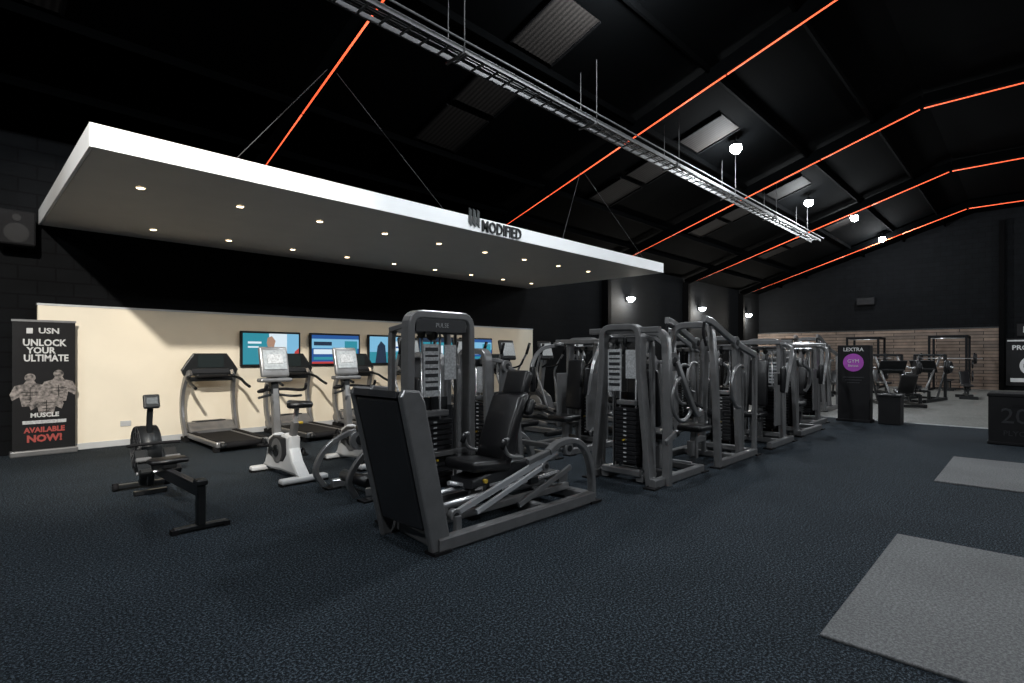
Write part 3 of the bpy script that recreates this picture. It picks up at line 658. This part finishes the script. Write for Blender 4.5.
b=B(); b.box((0,0,.43),(.75,.9,.86),'banner',bev=.015)
for z in (.03,.83): b.box((0,0,z),(.78,.93,.05),'banner',bev=.01)
b.text('20',(-.383,.12,.48),.36,'shroud',(90,0,-90),.003,.0); b.text('PLYO',(-.383,.12,.2),.12,'shroud',(90,0,-90),.003)
b.box((-.38,0,.66),(.01,.3,.06),'rubber')
b.done('plyometric_box',(12.5,.12,0.0))
def rmat(name,loc,sx,sy):
    b=B(); b.box((0,0,.008),(sx,sy,.016),'mat',bev=.004); b.done(name,loc)
rmat('rubber_floor_mat',(4.33,.21,0),2.25,1.23); rmat('rubber_floor_mat.001',(9.13,.21,0),2.13,1.3)

# ------------------------------------------------------------ free weights
def plate(b,c,axis,r=.22,t=.04,m='plate'):
    c=V(c);a=V(axis).normalized(); b.cyl(c-a*t/2,c+a*t/2,r,m,24); b.ring(c,a,r-.015,t*.7,m,24,k=6); b.cyl(c-a*t*.8,c+a*t*.8,.045,'steel',10)
def rack():
    b=B(); w,d,h=.6,.7,2.3
    for x in (-w,w):
        for y in (-d,d): b.rect([(x,y,0),(x,y,h)],.085,.085,'rubber'); 
        b.rect([(x,-d,h-.04),(x,d,h-.04)],.08,.08,'rubber'); b.rect([(x,-d,.05),(x,d,.05)],.07,.07,'rubber'); b.cyl((x,-d,.7),(x,d,.7),.02,'steel',8)
        plate(b,(x+(.1 if x>0 else -.1),d,.6),(1,0,0)); plate(b,(x+(.1 if x>0 else -.1),d,1.1),(1,0,0),.17)
    for y in (-d,d): b.rect([(-w,y,h-.04),(w,y,h-.04)],.08,.08,'rubber')
    b.cyl((-w,-d+.1,h-.12),(w,-d+.1,h-.12),.018,'steel',8); b.cyl((-1.1,-d-.07,1.35),(1.1,-d-.07,1.35),.014,'steel',8)
    for s in (-1,1): plate(b,(s*.85,-d-.07,1.35),(1,0,0)); plate(b,(s*.9,-d-.07,1.35),(1,0,0),.19)
    b.rect([(-w,d,.05),(w,d,.05)],.07,.07,'dark')
    b.pad((0,-.1,.44),(.28,1.1,.08)); b.rect([(0,-.5,.05),(0,-.5,.4)],.06,.06,'dark'); b.rect([(0,.35,.05),(0,.35,.4)],.06,.06,'dark'); b.box((0,-.5,.03),(.4,.06,.05),'dark'); b.box((0,.35,.03),(.4,.06,.05),'dark')
    return b
RK=rack().done('power_rack',(29.2,2.6,0.012),-90); dup(RK,'power_rack.001',(29.2,5.6,0.012),-90); dup(RK,'power_rack.002',(29.2,8.4,.012),-90)
def incline_press():
    b=B()
    for s in (-.42,.42):
        b.rect([(s,-1.0,.05),(s,1.0,.05)],.08,.1,'dark',nrm=(1,0,0)); b.cyl((s*.7,-.6,.3),(s*.7,.9,1.45),.03,'frame',10)
        b.rect([(s,.9,.05),(s,.9,1.5)],.07,.08,'dark'); b.rect([(s,-.6,.05),(s,-.6,.35)],.07,.08,'dark')
        b.rect([(s,.1,.05),(s,.9,1.0)],.05,.07,'dark',nrm=(1,0,0))
        for k in range(3): plate(b,(s*1.45+.05*k*(1 if s>0 else -1),.35,1.1),(1,0,0),.22-.02*k)
        b.cyl((s,.35,1.1),(s*1.9,.35,1.1),.022,'steel',8)
    for y,z in ((-1,.05),(1,.05),(.9,1.48),(-.6,.35)): b.rect([(-.42,y,z),(.42,y,z)],.07,.07,'dark')
    b.box((0,.3,1.12),(.7,.04,.5),'dark',(-52+90,0,0),.02,2); b.box((0,.38,1.05),(.62,.2,.12),'dark',(38,0,0),.02)
    b.pad((0,-.62,.42),(.42,.4,.09),rot=(20,0,0)); b.pad((0,-.98,.68),(.40,.1,.62),rot=(35,0,0))
    return b
I=incline_press().done('incline_leg_press',(19.6,3.0,.012),-65); dup(I,'incline_leg_press.001',(21.9,2.7,.012),-100)
def bench():
    b=B(); b.pad((0,-.2,.45),(.28,.8,.08)); b.pad((0,.45,.66),(.28,.75,.08),rot=(40,0,0))
    b.rect([(0,-.6,.12),(0,.55,.12)],.07,.07,'dark'); b.rect([(0,-.4,.12),(0,-.4,.42)],.06,.06,'dark'); b.rect([(0,.3,.12),(0,.5,.66)],.06,.06,'dark')
    for y in (-.6,.55): b.box((0,y,.05),(.5,.07,.1),'dark',bev=.01)
    return b
Bn=bench().done('adjustable_bench',(24.2,1.7,.012),-80); dup(Bn,'adjustable_bench.001',(24.5,4.2,.012),-60); dup(Bn,'adjustable_bench.002',(22.4,5.4,.012),-90)
def dbrack():
    b=B()
    for x in (-1.2,1.2): b.rect([(x,.25,0),(x,.15,1.1)],.07,.07,'dark',nrm=(1,0,0)); b.rect([(x,-.3,.04),(x,.3,.04)],.07,.07,'dark',nrm=(1,0,0))
    for k,z in enumerate((.3,.65,1.0)):
        y=-.05+k*.08; b.box((0,y,z),(2.4,.3,.04),'dark',(18,0,0))
        for i in range(9):
            x=-1.05+i*.26
            b.cyl((x,y-.14,z+.07),(x,y+.14,z+.13),.012,'steel',6)
            for t in (-1,1): b.cyl((x,y+t*.13-.04,z+.1+t*.03-.01),(x,y+t*.13+.04,z+.1+t*.03+.01),.065,'rubber',10)
    return b
D=dbrack().done('dumbbell_rack',(26.2,10.2,.012),0); 
dup(PD,'lat_pulldown_machine.002',(16.6,4.4,.012),-90); dup(PF,'pec_fly_machine.003',(18.4,5.6,.012),-90); dup(RM,'seated_row_machine.003',(20.6,7.2,.012),-90)
b=B(); b.box((0,0,0),(.06,1.7,2.0),'banner',bev=.01)
b.text('PROGRESS',(-.035,.02,.6),.27,'wht_text',(90,0,-90),.003,.006)
b.cyl((-.03,.0,-.15),(-.036,.0,-.15),.42,'wht_text',32); b.cyl((-.037,0,-.15),(-.04,0,-.15),.3,'banner',32)
for a in range(0,360,20):
    r=math.radians(a); b.cyl((-.038,.3*math.cos(r),-.15+.3*math.sin(r)),(-.038,.14*math.cos(r),-.15+.14*math.sin(r)),.012,'wht_text',5)
b.box((-.033,0,-.75),(.004,1.4,.16),'wht_text'); b.box((-.033,0,.9),(.004,1.6,.06),'wht_text')
b.done('wall_poster',(X1-.04,.05,1.2))
b=B(); b.text('MODIFIED',(-.02,0,0),.36,'wht_text',(90,0,-90),.01,.008); b.box((0,0,0),(.03,2.0,.5),'banner'); b.done('wall_sign',(X1-.02,-.45,2.55))
b=B(); b.box((0,0,3.6),(.2,.18,7.2),'blackpaint'); b.done('wall_column',(X1-.12,1.02,0))

# ------------------------------------------------------------ world, camera
w=bpy.data.worlds.new('World'); sc.world=w; w.use_nodes=True
w.node_tree.nodes['Background'].inputs[0].default_value=(.5,.6,.7,1); w.node_tree.nodes['Background'].inputs[1].default_value=.02
cam=bpy.data.cameras.new('Camera'); co=bpy.data.objects.new('Camera',cam); sc.collection.objects.link(co)
co.location=(0,0,1.5); co.rotation_euler=(math.radians(90),0,math.radians(-45.9))
cam.sensor_width=36; cam.lens=18.98; cam.shift_y=13.5/1024; cam.clip_start=.05
sc.camera=co
